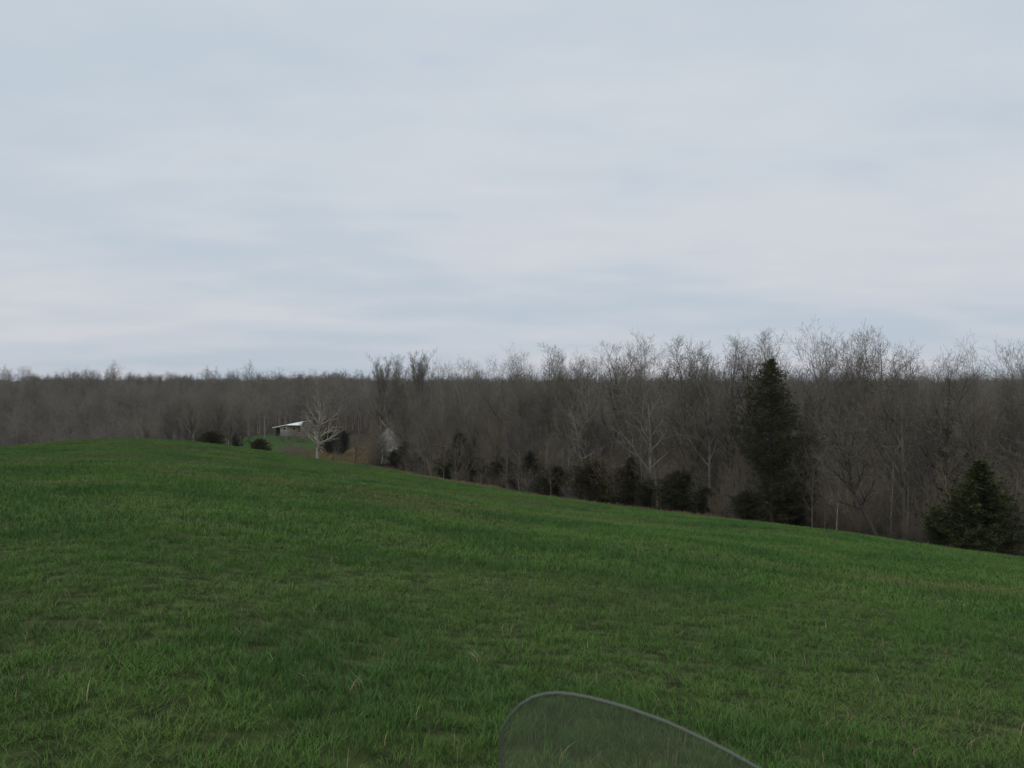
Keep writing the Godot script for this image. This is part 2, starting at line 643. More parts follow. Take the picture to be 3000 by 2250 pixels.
# ---------------------------------------------------------------- the woods
func wood_edge(u: float) -> float:
	var tab := [[-1.0, 300.0], [-0.539, 310.0], [-0.40, 300.0], [-0.34, 255.0], [-0.29, 245.0], [-0.28, 335.0], [-0.147, 345.0], [-0.136, 215.0], [-0.111, 160.0], [-0.072, 132.0], [0.072, 104.0], [0.287, 78.0], [0.539, 60.0], [1.0, 48.0]]
	for k in tab.size() - 1:
		if u < tab[k + 1][0]:
			return lerpf(tab[k][1], tab[k + 1][1], clampf((u - tab[k][0]) / (tab[k + 1][0] - tab[k][0]), 0.0, 1.0))
	return 48.0


# what the spot lies next to, by landmarks that can be found
func beside(u: float) -> String:
	for m in [[-0.2, "below the pasture's rounded crest"], [-0.09, "by the grey barn"], [-0.03, "near the pointed mid green cedar"], [0.05, "behind the dark small cedars"], [0.105, "by the rounded olive-brown cedar"], [0.16, "by the olive conical cedar"], [0.235, "left of the tall ragged cedar"], [0.30, "behind the tall ragged cedar"], [0.36, "right of the tall ragged cedar"], [0.42, "by the leaning dark trunk"], [0.47, "by the whitish-limbed trees"]]:
		if u < m[0]:
			return m[1]
	return "by the broad cone-shaped cedar"


func build_woods() -> void:
	var kinds := []
	kinds.append(tree_kind(FOREST, mats.bark, mats.twig, 101))
	kinds.append(tree_kind(variant(FOREST, {"wide": [50.0, 46.0, 48.0, 45.0], "tight": [18.0, 30.0, 34.0, 34.0], "up": [0.03, 0.16, 0.1, 0.05, 0.03], "kids": [15, 8, 7, 5], "from": [0.4, 0.2, 0.2, 0.15]}), mats.bark, mats.twig, 102))
	kinds.append(tree_kind(variant(FOREST, {"length": 11.0, "kids": [12, 8, 7, 5], "low": [0.5, 0.46, 0.5, 0.55], "high": [0.46, 0.36, 0.4, 0.45], "wig": [0.07, 0.18, 0.18, 0.16, 0.14]}), mats.bark, mats.twig, 103))
	kinds.append(tree_kind(variant(FOREST, {"length": 9.5, "kids": [10, 9, 8, 5], "low": [0.7, 0.48, 0.5, 0.5], "high": [0.72, 0.4, 0.4, 0.45], "from": [0.45, 0.2, 0.2, 0.15], "tight": [30.0, 34.0, 36.0, 34.0]}), mats.bark, mats.twig, 104))
	kinds.append(tree_kind(variant(FOREST, {"from": [0.3, 0.2, 0.2, 0.15], "kids": [18, 7, 7, 5], "wide": [75.0, 50.0, 50.0, 45.0]}), mats.bark, mats.twig, 105))
	kinds.append(tree_kind(variant(FOREST, {"length": 10.5, "kids": [10, 8, 7, 4], "thick": [0.17, 0.09, 0.05, 0.026, 0.016], "low": [0.42, 0.46, 0.5, 0.55]}), mats.bark, mats.twig, 106, 2))
	# upright, like poplars
	var poplar := tree_kind(variant(FOREST, {"wide": [52.0, 32.0, 34.0, 36.0], "tight": [18.0, 24.0, 28.0, 30.0], "up": [0.03, 0.22, 0.16, 0.08, 0.04], "kids": [14, 8, 7, 5], "from": [0.35, 0.2, 0.2, 0.15], "low": [0.52, 0.4, 0.45, 0.5], "high": [0.30, 0.3, 0.4, 0.45]}), mats.bark, mats.twig, 107)
	var thin := tree_kind(variant(FOREST, {"length": 6.5, "segs": [6, 4, 2, 2], "sides": [6, 4, 3, 3], "kids": [13, 6, 5], "thick": [0.075, 0.036, 0.022, 0.013], "low": [0.4, 0.5, 0.5], "high": [0.3, 0.4, 0.45], "from": [0.25, 0.2, 0.15], "coarse": 0, "least": 0.007}), mats.bark, mats.twig, 108)
	var shrub := tree_kind(variant(FOREST, {"length": 2.6, "segs": [5, 3, 2], "sides": [4, 3, 3], "kids": [9, 6], "thick": [0.03, 0.018, 0.012], "low": [0.45, 0.5], "high": [0.32, 0.45], "from": [0.15, 0.15], "wig": [0.14, 0.25, 0.3], "coarse": 0, "least": 0.006}), mats.bark, mats.twig, 109, 9)
	var lean_kind := tree_kind(variant(FOREST, {"length": 11.0, "up": [0.05, 0.1, 0.06, 0.04, 0.03]}), mats.bark, mats.twig, 110, 1, Vector3(-0.55, 0, 0.05))
	var small := tree_kind(variant(FOREST, {"length": 3.4, "kids": [6, 6, 5, 3], "thick": [0.13, 0.07, 0.035, 0.018, 0.010], "from": [0.45, 0.25, 0.2, 0.15], "low": [0.75, 0.5, 0.5, 0.5], "high": [0.7, 0.4, 0.4, 0.4], "wig": [0.1, 0.2, 0.25, 0.28, 0.3], "wide": [70.0, 50.0, 50.0, 45.0], "tight": [40.0, 36.0, 36.0, 34.0]}), mats.bark, mats.twig, 111)
	var pale := tree_kind(variant(FOREST, {"length": 11.0, "kids": [10, 6, 5, 3], "wig": [0.10, 0.34, 0.36, 0.3, 0.3], "wide": [95.0, 55.0, 50.0, 45.0], "tight": [40.0, 45.0, 40.0, 38.0], "from": [0.3, 0.25, 0.2, 0.15], "low": [0.5, 0.46, 0.5, 0.5], "high": [0.34, 0.36, 0.4, 0.4], "coarse": 2, "thick": [0.13, 0.09, 0.05, 0.026, 0.015]}), mats.pale_bark, mats.twig, 112)
	var far_a := tree_kind(variant(FOREST, {"segs": [4, 3, 2, 1], "sides": [5, 4, 3, 3], "kids": [12, 6, 6], "thick": [0.2, 0.12, 0.065, 0.042], "low": [0.34, 0.5, 0.55], "high": [0.3, 0.4, 0.5], "wig": [0.05, 0.2, 0.25, 0.3], "from": [0.4, 0.2, 0.15], "coarse": 1, "least": 0.022}), mats.bark, mats.twig, 121)
	var far_b := tree_kind(variant(FOREST, {"segs": [4, 3, 2, 1], "sides": [5, 4, 3, 3], "kids": [10, 7, 6], "thick": [0.2, 0.12, 0.065, 0.042], "low": [0.5, 0.5, 0.55], "high": [0.46, 0.4, 0.5], "wig": [0.05, 0.2, 0.25, 0.3], "from": [0.4, 0.2, 0.15], "length": 10.5, "coarse": 1, "least": 0.022}), mats.bark, mats.twig, 122)
	var horizon := tree_kind(variant(FOREST, {"segs": [3, 2, 1], "sides": [4, 3, 3], "kids": [15, 13], "thick": [0.25, 0.16, 0.12], "low": [0.42, 0.55], "high": [0.4, 0.5], "wig": [0.06, 0.25, 0.3], "from": [0.3, 0.1], "length": 10.5, "coarse": 0, "least": 0.09}), mats.bark, mats.twig, 123)
	print("kinds ", Time.get_ticks_msec())

	# the tall ones that stand out against the sky: side per metre ahead, top above the eye per metre ahead, metres ahead, kind, width
	rng.seed = 300
	var tall := [[1118, 1062, 214, 6, 1.0], [1142, 1038, 212, 6, 1.1], [1163, 1034, 218, 6, 1.0], [1204, 1022, 206, 6, 1.15], [1228, 1037, 204, 6, 1.05], [1286, 1047, 150, 2, 0.9], [1332, 1062, 146, 0, 1.0], [1369, 1044, 143, 2, 0.95], [1412, 1052, 138, 0, 1.0], [1444, 1040, 136, 3, 0.9], [1489, 1050, 132, 2, 1.0], [1530, 1035, 124, 1, 1.0], [1560, 1003, 122, 3, 0.85], [1601, 1008, 121, 1, 1.1], [1643, 1034, 118, 1, 0.8], [1680, 1040, 116, 0, 0.9], [1715, 1020, 112, 0, 1.0], [1783, 1001, 108, 1, 1.1], [1846, 984, 104, 0, 0.9], [1911, 966, 101, 2, 1.0], [1992, 984, 98, 1, 1.2], [2040, 1024, 95, 4, 0.9], [2078, 988, 93, 0, 0.9], [2143, 984, 90, 1, 0.9], [2188, 966, 88, 0, 1.0], [2252, 962, 90, 1, 1.0], [2362, 936, 80, 3, 0.95], [2416, 956, 82, 0, 1.0], [2488, 982, 78, 1, 0.8], [2536, 958, 76, 1, 0.85], [2597, 940, 75, 0, 1.0], [2652, 994, 73, 0, 1.0], [2732, 1024, 72, 2, 1.0], [2776, 1010, 70, 0, 0.95], [2845, 976, 68, 3, 0.85], [2925, 986, 67, 2, 1.0], [2990, 1000, 65, 0, 1.0], [3060, 985, 64, 3, 0.9], [3120, 990, 62, 1, 1.0]]
	var tones := [null, null, mats.bark_dark, mats.bark_light]
	var count := 0
	for s in tall:
		var u: float = (s[0] - 1500.0) / 2784.5
		var d: float = s[2]
		var at := spot(u, d)
		var top: float = EYE + (1133.0 - s[1]) / 2784.5 * d
		if s[3] == 6:
			plant(poplar, "upright_tree", at, top - at.y, "slim upright bare tree with pale branches, left end of the tall wood", "tree", "upright trees at the end of the wood", mats.bark_light, null, s[4])
		else:
			plant(kinds[s[3]], "bare_tree", at, top - at.y, "tall bare tree rising against the sky " + beside(u), "tree", "tall bare trees along the wood edge", tones[rng.randi() % 4], null, s[4])
			count += 1
	# trees on the far rise behind the house, standing over the skyline
	for s in [[605, 1100, 420, 0], [690, 1088, 400, 0], [742, 1091, 395, 1], [771, 1086, 390, 3], [808, 1078, 385, 2], [822, 1093, 392, 0], [885, 1094, 380, 3], [946, 1092, 376, 1], [1014, 1084, 372, 3], [1058, 1086, 366, 2], [1085, 1094, 360, 0]]:
		var u: float = (s[0] - 1500.0) / 2784.5
		var d: float = s[2]
		var at := spot(u, d)
		plant([far_a, far_b][s[3] % 2], "bare_tree", at, EYE + (1131.0 - s[1]) / 2784.5 * d - at.y, "bare tree on the far rise, its crown over the skyline", "tree", "trees over the far skyline")
		count += 1

	# the body of the woods
	rng.seed = 301
	var spots := []
	var d := 50.0
	while d < 2900.0:
		var cell := 4.6 if d < 150.0 else 6.2 if d < 300.0 else 9.0 if d < 700.0 else 15.0 if d < 1400.0 else 24.0
		var x := -0.66 * d
		while x < (1.15 if d < 260.0 else 0.72) * d:
			var px := x + rng.randf_range(-0.45, 0.45) * cell
			var pd := d + rng.randf_range(-0.45, 0.45) * cell
			x += cell
			var u := px / pd
			if pd < wood_edge(u) + rng.randf_range(0.0, 4.0):
				continue
			if Vector2((px + 232.0) / 24.0, (pd - 640.0) / 20.0).length() < 1.0:
				continue
			if absf(px + 24.0) < 8.0 and absf(pd - 193.0) < 8.0:
				continue
			spots.append(Vector2(px, pd))
		d += cell
	var sizes := []
	for i in spots.size():
		sizes.append([spots[i].length(), i])
	sizes.sort_custom(func(p, q): return p[0] < q[0])
	var at_mid := []
	var tint_mid := []
	var at_far := []
	var tint_far := []
	var at_hz := []
	var tint_hz := []
	for e in sizes:
		var s: Vector2 = spots[e[1]]
		var at := on_ground(s.x, -s.y)
		var u := s.x / s.y
		var in_view := absf(u) < 0.56
		var right := sm(-0.16, 0.0, u)
		var high: float
		if s.y < 300.0:
			# behind the front rows the canopy keeps about level with the pasture's top
			var deep := s.y - wood_edge(u)
			var over := rng.randf_range(-5.0, 0.2) if deep > 12.0 else rng.randf_range(-8.5, -2.0)
			high = clampf(EYE + over - at.y, 5.0, 17.0)
			if u < -0.2:
				high = rng.randf_range(10.0, 15.5)
		else:
			high = rng.randf_range(10.0, 15.0) * (1.0 if rng.randf() < 0.9 else 1.3) - 0.6 * right
		var tone := rng.randf_range(0.62, 1.3)
		var col := Color(tone * rng.randf_range(0.95, 1.06), tone, tone * rng.randf_range(0.93, 1.05))
		if in_view and count < 290 and s.y < 330.0:
			var ki := rng.randi() % 6
			var ti := rng.randi() % 4
			var wi := rng.randi() % 4
			var label: String = ["slim", "narrow upright", "crooked", "wide-forked", "low-branched", "twin-stemmed"][ki] + " bare " + ["grey", "grey", "dark-barked", "light-barked"][ti] + " tree in the wood " + beside(u)
			plant(kinds[ki], "bare_tree", at, high, label, "tree", "trees of the wood", tones[ti], [null, null, mats.twig_warm, mats.twig_dark][wi], rng.randf_range(0.85, 1.15))
			count += 1
			continue
		var b := Basis(Vector3.UP, rng.randf() * TAU)
		if s.y < 300.0:
			var k: float = high / 15.0
			at_mid.append(Transform3D(b.scaled(Vector3(k, k, k)), at))
			tint_mid.append(col)
		elif s.y < 1000.0:
			var k: float = high / 14.0
			at_far.append(Transform3D(b.scaled(Vector3(k * 1.25, k, k * 1.25)), at))
			tint_far.append(col)
		else:
			var k: float = high / 13.0
			at_hz.append(Transform3D(b.scaled(Vector3(k * 2.1, k * rng.randf_range(0.95, 1.1), k * 2.1)), at))
			tint_hz.append(col)
	print("woods ", count, " ", at_mid.size(), " ", at_far.size(), " ", at_hz.size())
	var all := []
	for k in kinds:
		all.append(k.all)
	scatter("inner_wood", all, at_mid, tint_mid, "mass of bare grey trees deep inside the valley wood", "wood")
	scatter("valley_wood", [far_a.all, far_b.all], at_far, tint_far, "brown mass of bare trees over the far valley sides", "wood")
	scatter("distant_wood", [horizon.all], at_hz, tint_hz, "dark line of distant bare woods along the horizon", "wood")

	# saplings and shrubs under the front of the wood
	rng.seed = 302
	for i in 150:
		var u := lerpf(-0.12, 0.57, (i + rng.randf()) / 150.0)
		var dd := wood_edge(u) + rng.randf_range(-1.5, 9.0)
		if u > 0.235 and u < 0.315:
			dd = maxf(dd, 83.0)
		plant(thin, "sapling", spot(u, dd), rng.randf_range(4.0, 8.5), "thin bare sapling at the wood's foot " + beside(u), "sapling", "saplings at the foot of the wood", tones[rng.randi() % 4], [null, mats.twig_warm][rng.randi() % 2])
	for i in 110:
		var u := lerpf(-0.13, 0.57, (i + rng.randf()) / 110.0)
		var dd := wood_edge(u) + rng.randf_range(-2.0, 6.0)
		if u > 0.235 and u < 0.315:
			dd = maxf(dd, 82.0)
		plant(shrub, "bare_shrub", spot(u, dd), rng.randf_range(1.6, 3.4), "leafless shrub at the pasture's lower edge " + beside(u), "shrub", "leafless shrubs along the wood edge", null, [mats.twig_warm, mats.twig][rng.randi() % 2])
	# brush between the pale tree and the house
	for s in [[858, 205, 3.4], [838, 212, 3.2], [880, 208, 3.6], [815, 216, 2.6], [900, 203, 3.0], [868, 222, 4.2], [848, 226, 3.8], [828, 300, 3.0], [850, 306, 3.6], [872, 300, 4.2], [888, 296, 5.0]]:
		plant(shrub, "bare_shrub", spot((s[0] - 1500.0) / 2784.5, s[1]), s[2], "tangled brown brush on the bank below the pale-roofed house", "shrub", "brush below the house", null, mats.twig_warm, 1.5)

	for s in [[1102, 184, 6.5], [1116, 186, 7.2], [1088, 183, 5.0]]:
		plant(shrub, "bare_shrub", spot((s[0] - 1500.0) / 2784.5, s[1]), s[2], "tall brown thicket covering the near side of the barn gable", "shrub", "thicket beside the barn", mats.bark_dark, mats.twig_warm, 0.75)
	# trees that one can tell from the rest
	rng.seed = 303
	plant(lean_kind, "leaning_tree", spot(0.389, 66.0), 10.5, "dark bare trunk leaning left at the wood's edge", "tree", "", mats.bark_dark, null, 1.0, 0.0)
	plant(pale, "pale_limbed_tree", spot(0.412, 73.0), 9.4, "crooked tree with whitish limbs beside the leaning dark trunk", "tree", "", null, null, 1.0, 0.6)
	plant(pale, "pale_limbed_tree", spot(0.449, 73.0), 8.8, "crooked whitish-limbed tree, nearer the round green cedar", "tree", "", null, null, 0.9, 2.4)
	plant(pale, "pale_limbed_tree", spot(0.082, 108.0), 12.0, "whitish crooked tree spreading over the low dark cedars", "tree", "", null, null, 1.0, 4.0)
	plant(small, "small_tree", spot(-0.1655, 176.0), 6.8, "small dark forked tree standing on the tan hay meadow", "tree", "", mats.bark_dark, null, 1.1, 0.4)
	plant(thin, "small_tree", spot(-0.184, 182.0), 6.0, "slender straight small tree by the tan hay meadow", "tree", "", mats.bark_dark)
	plant(small, "small_tree", spot(-0.139, 186.0), 8.2, "dense brown small tree left of the grey barn gable", "tree", "", mats.bark_dark, mats.twig_warm, 1.0, 1.4)
	plant(kinds[5], "small_tree", spot(-0.143, 184.0), 9.6, "brown twin-stemmed tree hiding one side of the grey barn", "tree", "", null, mats.twig_warm, 0.9, 2.4)
	for s in [[560, 186, 11.0], [640, 190, 12.5], [672, 188, 11.5], [700, 196, 12.0], [712, 192, 10.0]]:
		plant(kinds[int(s[0]) % 5], "bare_tree", spot((s[0] - 1500.0) / 2784.5, s[1]), s[2], "bare dark tree standing just beyond the pasture's crest", "tree", "trees beyond the crest", mats.bark_dark)
	# the pale sycamore: one straight leader, arching whitish limbs
	var syc := tree_kind(variant(FOREST, {"length": 13.5, "segs": [12, 7, 4, 3, 2], "kids": [22, 8, 5, 3], "thick": [0.46, 0.28, 0.13, 0.045, 0.028], "from": [0.2, 0.25, 0.2, 0.15], "wide": [88.0, 50.0, 46.0, 45.0], "tight": [38.0, 36.0, 36.0, 34.0], "low": [0.44, 0.42, 0.5, 0.5], "high": [0.3, 0.4, 0.4, 0.4], "up": [0.03, 0.10, 0.06, 0.03, 0.02], "wig": [0.05, 0.17, 0.2, 0.25, 0.3], "tip": [0.25, 0.3, 0.35, 0.4, 0.35], "coarse": 2}), mats.white_bark, mats.twig_warm, 140)
	var sat := spot(-0.2047, 200.0)
	plant(syc, "sycamore", sat, EYE + 2.0 - sat.y, "large pale-barked sycamore with arching whitish limbs beside the house", "tree", "", null, null, 1.0, 0.9)


func build_cedars() -> void:
	var tall := cedar_kind(201, 13.6, 1.08, [2.4, 2.3, 2.5, 2.9, 2.9, 2.7, 2.3, 1.6, 1.1, 0.9, 0.3], 360, 0.02, 0.15, 1.7, [2.8, 2.1, 1.6, 1.4, 1.6, 3.6, 3.1, 2.2, 1.8, 1.3, 0.4])
	var cone := cedar_kind(202, 6.2, 2.6, [1.0, 1.0, 0.85, 0.66, 0.46, 0.25, 0.03], 280, 0.03, 0.4, 0.9)
	var bush := cedar_kind(203, 5.0, 2.8, [0.85, 1.0, 1.0, 0.9, 0.7, 0.25], 200, 0.04, 0.4)
	var slim := cedar_kind(204, 7.0, 1.7, [0.8, 1.0, 0.9, 0.75, 0.5, 0.06], 190, 0.06, 0.35, 1.25)
	rng.seed = 400
	# side, metres ahead, height, kind, width, leaf
	var list := [
		[2262, 78.0, 13.9, tall, 1.0, null, "tall ragged dark cedar rising above the wood to the skyline", ""],
		[2372, 84.0, 11.6, tall, 0.5, mats.cedar_dark, "narrow dark cedar half hidden behind the tall ragged cedar", ""],
		[2872, 60.0, 6.3, cone, 1.4, mats.cedar_green, "broad cone-shaped green cedar in the pasture's lower corner", ""],
		[2750, 61.0, 3.0, bush, 0.75, mats.cedar_green, "small green cedar at the foot of the broad cone-shaped one", ""],
		[1205, 168.0, 5.6, bush, 1.30, null, "low round dark cedar below the grey barn gable", ""],
		[1158, 176.0, 3.8, bush, 1.00, mats.cedar_dark, "dark low cedar touching the foot of the barn", ""],
		[1352, 134.0, 7.2, slim, 1.90, mats.cedar_green, "mid green cedar with a pointed top at the wood's edge", ""],
		[1312, 136.0, 4.4, bush, 1.10, mats.cedar_dark, "dark bushy cedar hugging the pointed mid green cedar", ""],
		[1402, 130.0, 4.2, bush, 1.00, null, "dark small cedar among saplings at the foot of the wood", "small cedars at the foot of the wood"],
		[1480, 124.0, 4.6, bush, 1.25, mats.cedar_dark, "dark small cedar among saplings at the foot of the wood", "small cedars at the foot of the wood"],
		[1552, 118.0, 5.2, cone, 1.40, mats.cedar_dark, "dark small cedar among saplings at the foot of the wood", "small cedars at the foot of the wood"],
		[1622, 113.0, 3.8, bush, 1.30, null, "dark small cedar among saplings at the foot of the wood", "small cedars at the foot of the wood"],
		[1690, 108.0, 4.2, bush, 1.00, mats.cedar_olive, "olive-brown small cedar among saplings at the foot of the wood", "olive cedars at the foot of the wood"],
		[1745, 104.0, 5.0, bush, 1.50, mats.cedar_olive, "rounded olive-brown cedar under the whitish crooked tree", ""],
		[1800, 101.0, 3.6, bush, 1.00, mats.cedar_olive, "olive-brown small cedar among saplings at the foot of the wood", "olive cedars at the foot of the wood"],
		[1850, 98.0, 5.2, cone, 1.50, mats.cedar_olive, "olive conical cedar next to the rounded olive-brown one", ""],
		[1902, 96.0, 3.2, bush, 1.00, mats.cedar_dark, "dark small cedar among saplings at the foot of the wood", "small cedars at the foot of the wood"],
		[1990, 92.0, 4.4, bush, 1.40, null, "dark small cedar among saplings at the foot of the wood", "small cedars at the foot of the wood"],
		[2062, 89.0, 2.8, bush, 1.10, mats.cedar_dark, "dark small cedar among saplings at the foot of the wood", "small cedars at the foot of the wood"],
		[2190, 80.0, 2.8, bush, 1.50, null, "low dark cedar crowding the foot of the tall ragged cedar", ""],
		[2310, 79.0, 3.6, bush, 1.30, null, "low spreading cedar at the other foot of the tall ragged one", ""],
		[617, 190.0, 4.4, bush, 1.7, mats.cedar_olive, "dark cedar peeping over the pasture's rounded crest", "cedars beyond the crest"],
		[760, 200.0, 4.4, bush, 1.3, mats.cedar_olive, "dark cedar on the bank left of the pale sycamore", ""],
		[690, 196.0, 4.4, slim, 1.2, mats.cedar_olive, "dark cedar peeping over the pasture's rounded crest", "cedars beyond the crest"],
		[1000, 232.0, 7.0, bush, 0.9, mats.cedar_dark, "round dark cedar right behind the pale sycamore", ""],
		[966, 240.0, 6.0, bush, 1.0, mats.cedar_dark, "dark cedar seen through the sycamore's limbs", ""],
		[352, 540.0, 9.5, bush, 1.4, mats.cedar_dark, "dark far evergreen above the small green clearing", "evergreens on the far valley side"],
		[374, 530.0, 8.5, bush, 1.4, mats.cedar_dark, "dark far evergreen above the small green clearing", "evergreens on the far valley side"],
		[408, 520.0, 9.0, bush, 1.3, mats.cedar_dark, "dark far evergreen above the small green clearing", "evergreens on the far valley side"],
	]
	for s in list:
		var t := plant(s[3], "cedar_tree", spot((s[0] - 1500.0) / 2784.5, s[1]), s[2], s[6], "cedar", s[7], null, null, s[4], 0.0 if s[3] == tall else -1.0)
		if s[5]:
			(t.get_child(1) as MeshInstance3D).set_surface_override_material(0, s[5])


# ---------------------------------------------------------------- buildings
func slab(g: Geo, poly: Array, depth_from: float, depth_to: float) -> void:
	# a prism from an outline in x and y, drawn out along z
	var n := poly.size()
	for i in range(1, n - 1):
		g.tri(Vector3(poly[0].x, poly[0].y, depth_to), Vector3(poly[i + 1].x, poly[i + 1].y, depth_to), Vector3(poly[i].x, poly[i].y, depth_to))
		g.tri(Vector3(poly[0].x, poly[0].y, depth_from), Vector3(poly[i].x, poly[i].y, depth_from), Vector3(poly[i + 1].x, poly[i + 1].y, depth_from))
	for i in n:
		var a: Vector2 = poly[i]
		var b: Vector2 = poly[(i + 1) % n]
		g.quad(Vector3(a.x, a.y, depth_to), Vector3(b.x, b.y, depth_to), Vector3(b.x, b.y, depth_from), Vector3(a.x, a.y, depth_from))


func boxes(list: Array, m: Material) -> ArrayMesh:
	var g := Geo.new()
	for b in list:
		g.box(b[0], b[1])
	return g.mesh(m)


func prism(poly: Array, from: float, to: float, m: Material) -> ArrayMesh:
	var g := Geo.new()
	slab(g, poly, from, to)
	return g.mesh(m)


func build_buildings() -> void:
	var at := spot(-0.2345, 330.0)
	var h := thing("house", at + Vector3(0, -0.2, 0), deg_to_rad(-8.0), "tan house with a white metal roof on the green lawn", "house")
	part("foundation", boxes([[Vector3(-3.2, -1.0, -7), Vector3(4.8, 1.6, 0)]], mats.block), h)
	part("wall", prism([Vector2(-3.3, 1.6), Vector2(4.9, 1.6), Vector2(4.9, 5.0), Vector2(-3.3, 3.4)], -7.05, 0.05, mats.siding), h)
	var roof := part("roof", prism([Vector2(-5.9, 2.95), Vector2(5.3, 5.12), Vector2(5.3, 5.4), Vector2(-5.9, 3.2)], -7.6, 0.7, mats.roof_metal), h)
	var lean := Geo.new()
	lean.quad(Vector3(-0.2, 4.28, 0.70), Vector3(5.3, 5.36, 0.70), Vector3(5.3, 4.1, 2.2), Vector3(-0.2, 4.1, 2.2))
	lean.quad(Vector3(-0.2, 4.0, 2.2), Vector3(5.3, 4.0, 2.2), Vector3(5.3, 5.22, 0.70), Vector3(-0.2, 4.16, 0.70))
	lean.quad(Vector3(-0.2, 4.1, 2.2), Vector3(5.3, 4.1, 2.2), Vector3(5.3, 4.0, 2.2), Vector3(-0.2, 4.0, 2.2))
	part("porch_roof", lean.mesh(mats.roof_metal), h)
	for x in [-0.1, 5.1]:
		part("porch_post", boxes([[Vector3(x, -0.8, 1.95), Vector3(x + 0.12, 4.0, 2.07)]], mats.weathered), h)
	part("carport_shade_panel", boxes([[Vector3(-5.3, -0.6, -1.4), Vector3(-3.34, 3.0, -1.2)]], mats.dark_wood_and_shade), h)  # dark panel filling the open carport, its shade put into the colour
	for z in [-0.1, -3.4]:
		part("carport_post", boxes([[Vector3(-5.5, -0.6, z - 0.08), Vector3(-5.36, 3.0, z + 0.06)]], mats.weathered_dark), h)
	for x in [-2.2, 1.2]:
		var w := part("window", boxes([[Vector3(x, 2.2, 0.05), Vector3(x + 1.1, 3.15, 0.09)]], mats.trim), h)
		part("pane", boxes([[Vector3(x + 0.1, 2.3, 0.09), Vector3(x + 1.0, 3.05, 0.10)]], mats.window_glass), w)
	var door := part("door", boxes([[Vector3(3.2, 1.65, 0.05), Vector3(4.1, 3.6, 0.10)]], mats.dark_wood_and_shade), h)
	part("handle", boxes([[Vector3(3.3, 2.5, 0.10), Vector3(3.36, 2.6, 0.16)]], mats.trim), door)

	at = spot(-0.1306, 192.0)
	var b := thing("barn", at, deg_to_rad(4.0), "grey board barn gable half hidden among bare trees", "barn")
	part("wall", prism([Vector2(-2.5, -0.8), Vector2(2.6, -0.8), Vector2(2.6, 5.1), Vector2(0.05, 7.75), Vector2(-2.5, 5.1)], -9.0, 0.0, mats.weathered), b)
	for i in 16:
		var x := -2.49 + i * 0.32
		var hi := 5.1 + 2.65 * (1.0 - absf(x + 0.15 - 0.05) / 2.55)
		part("board", boxes([[Vector3(x, -0.7, 0.0), Vector3(x + 0.29, hi - 0.05, 0.03 + 0.008 * (i % 3))]], [mats.weathered, mats.weathered_pale, mats.weathered][i % 3]), b)
	for s in [-1.0, 1.0]:
		part("roof", prism([Vector2(0.05, 7.76), Vector2(s * 2.85 + 0.05, 4.80), Vector2(s * 2.85 + 0.05, 4.96), Vector2(0.05, 7.95)] if s > 0 else [Vector2(0.05, 7.95), Vector2(-2.8, 4.96), Vector2(-2.8, 4.80), Vector2(0.05, 7.76)], -9.3, 0.35, mats.old_roof), b)
	var bd := part("door", boxes([[Vector3(-0.9, -0.6, 0.05), Vector3(0.9, 2.4, 0.10)]], mats.weathered_dark), b)
	part("handle", boxes([[Vector3(0.6, 0.9, 0.10), Vector3(0.66, 1.1, 0.14)]], mats.dark_wood_and_shade), bd)
	part("corner_post", boxes([[Vector3(3.2, -0.8, -0.3), Vector3(3.4, 4.2, -0.05)]], mats.trim), b)

	# a utility pole at the lawn's edge
	at = spot(-0.2603, 316.0)
	var pole := thing("utility_pole", at, 0.4, "pale wooden utility pole left of the tan house", "pole")
	var g := Geo.new()
	g.tube(PackedVector3Array([Vector3(0, -0.6, 0), Vector3(0, 3.5, 0), Vector3(0, 7.6, 0)]), PackedFloat32Array([0.17, 0.15, 0.12]), 8)
	g.tri(Vector3(0.12, 7.6, 0), Vector3(-0.06, 7.64, 0.1), Vector3(-0.06, 7.64, -0.1))
	part("shaft", g.mesh(mats.pole_wood), pole)
	part("crossarm", boxes([[Vector3(-0.9, 6.9, 0.12), Vector3(0.9, 7.02, 0.22)]], mats.pole_wood), pole)
	for x in [-0.8, 0.0, 0.8]:
		var ins := Geo.new()
		ins.tube(PackedVector3Array([Vector3(x, 7.02, 0.17), Vector3(x, 7.1, 0.17), Vector3(x, 7.16, 0.17)]), PackedFloat32Array([0.03, 0.05, 0.01]), 6)
		part("insulator", ins.mesh(mats.trim), pole)
	# a fence post by the hay meadow
	at = spot(-0.1885, 178.0)
	var post := thing("fence_post", at, 0.0, "short dark wooden post at the edge of the hay meadow", "post")
	g = Geo.new()
	g.tube(PackedVector3Array([Vector3(0, -0.4, 0), Vector3(0.02, 0.7, 0), Vector3(0.05, 1.5, 0), Vector3(0.05, 1.53, 0)]), PackedFloat32Array([0.10, 0.10, 0.09, 0.01]), 8)
	part("shaft", g.mesh(mats.dark_wood_and_shade), post)


# ---------------------------------------------------------------- the motorcycle the view is taken from
func shield_point(x: float, y: float) -> Vector3:
	return Vector3(x, y, -(0.47 - 0.9 * x * x + 0.5 * (1.28 - y)))


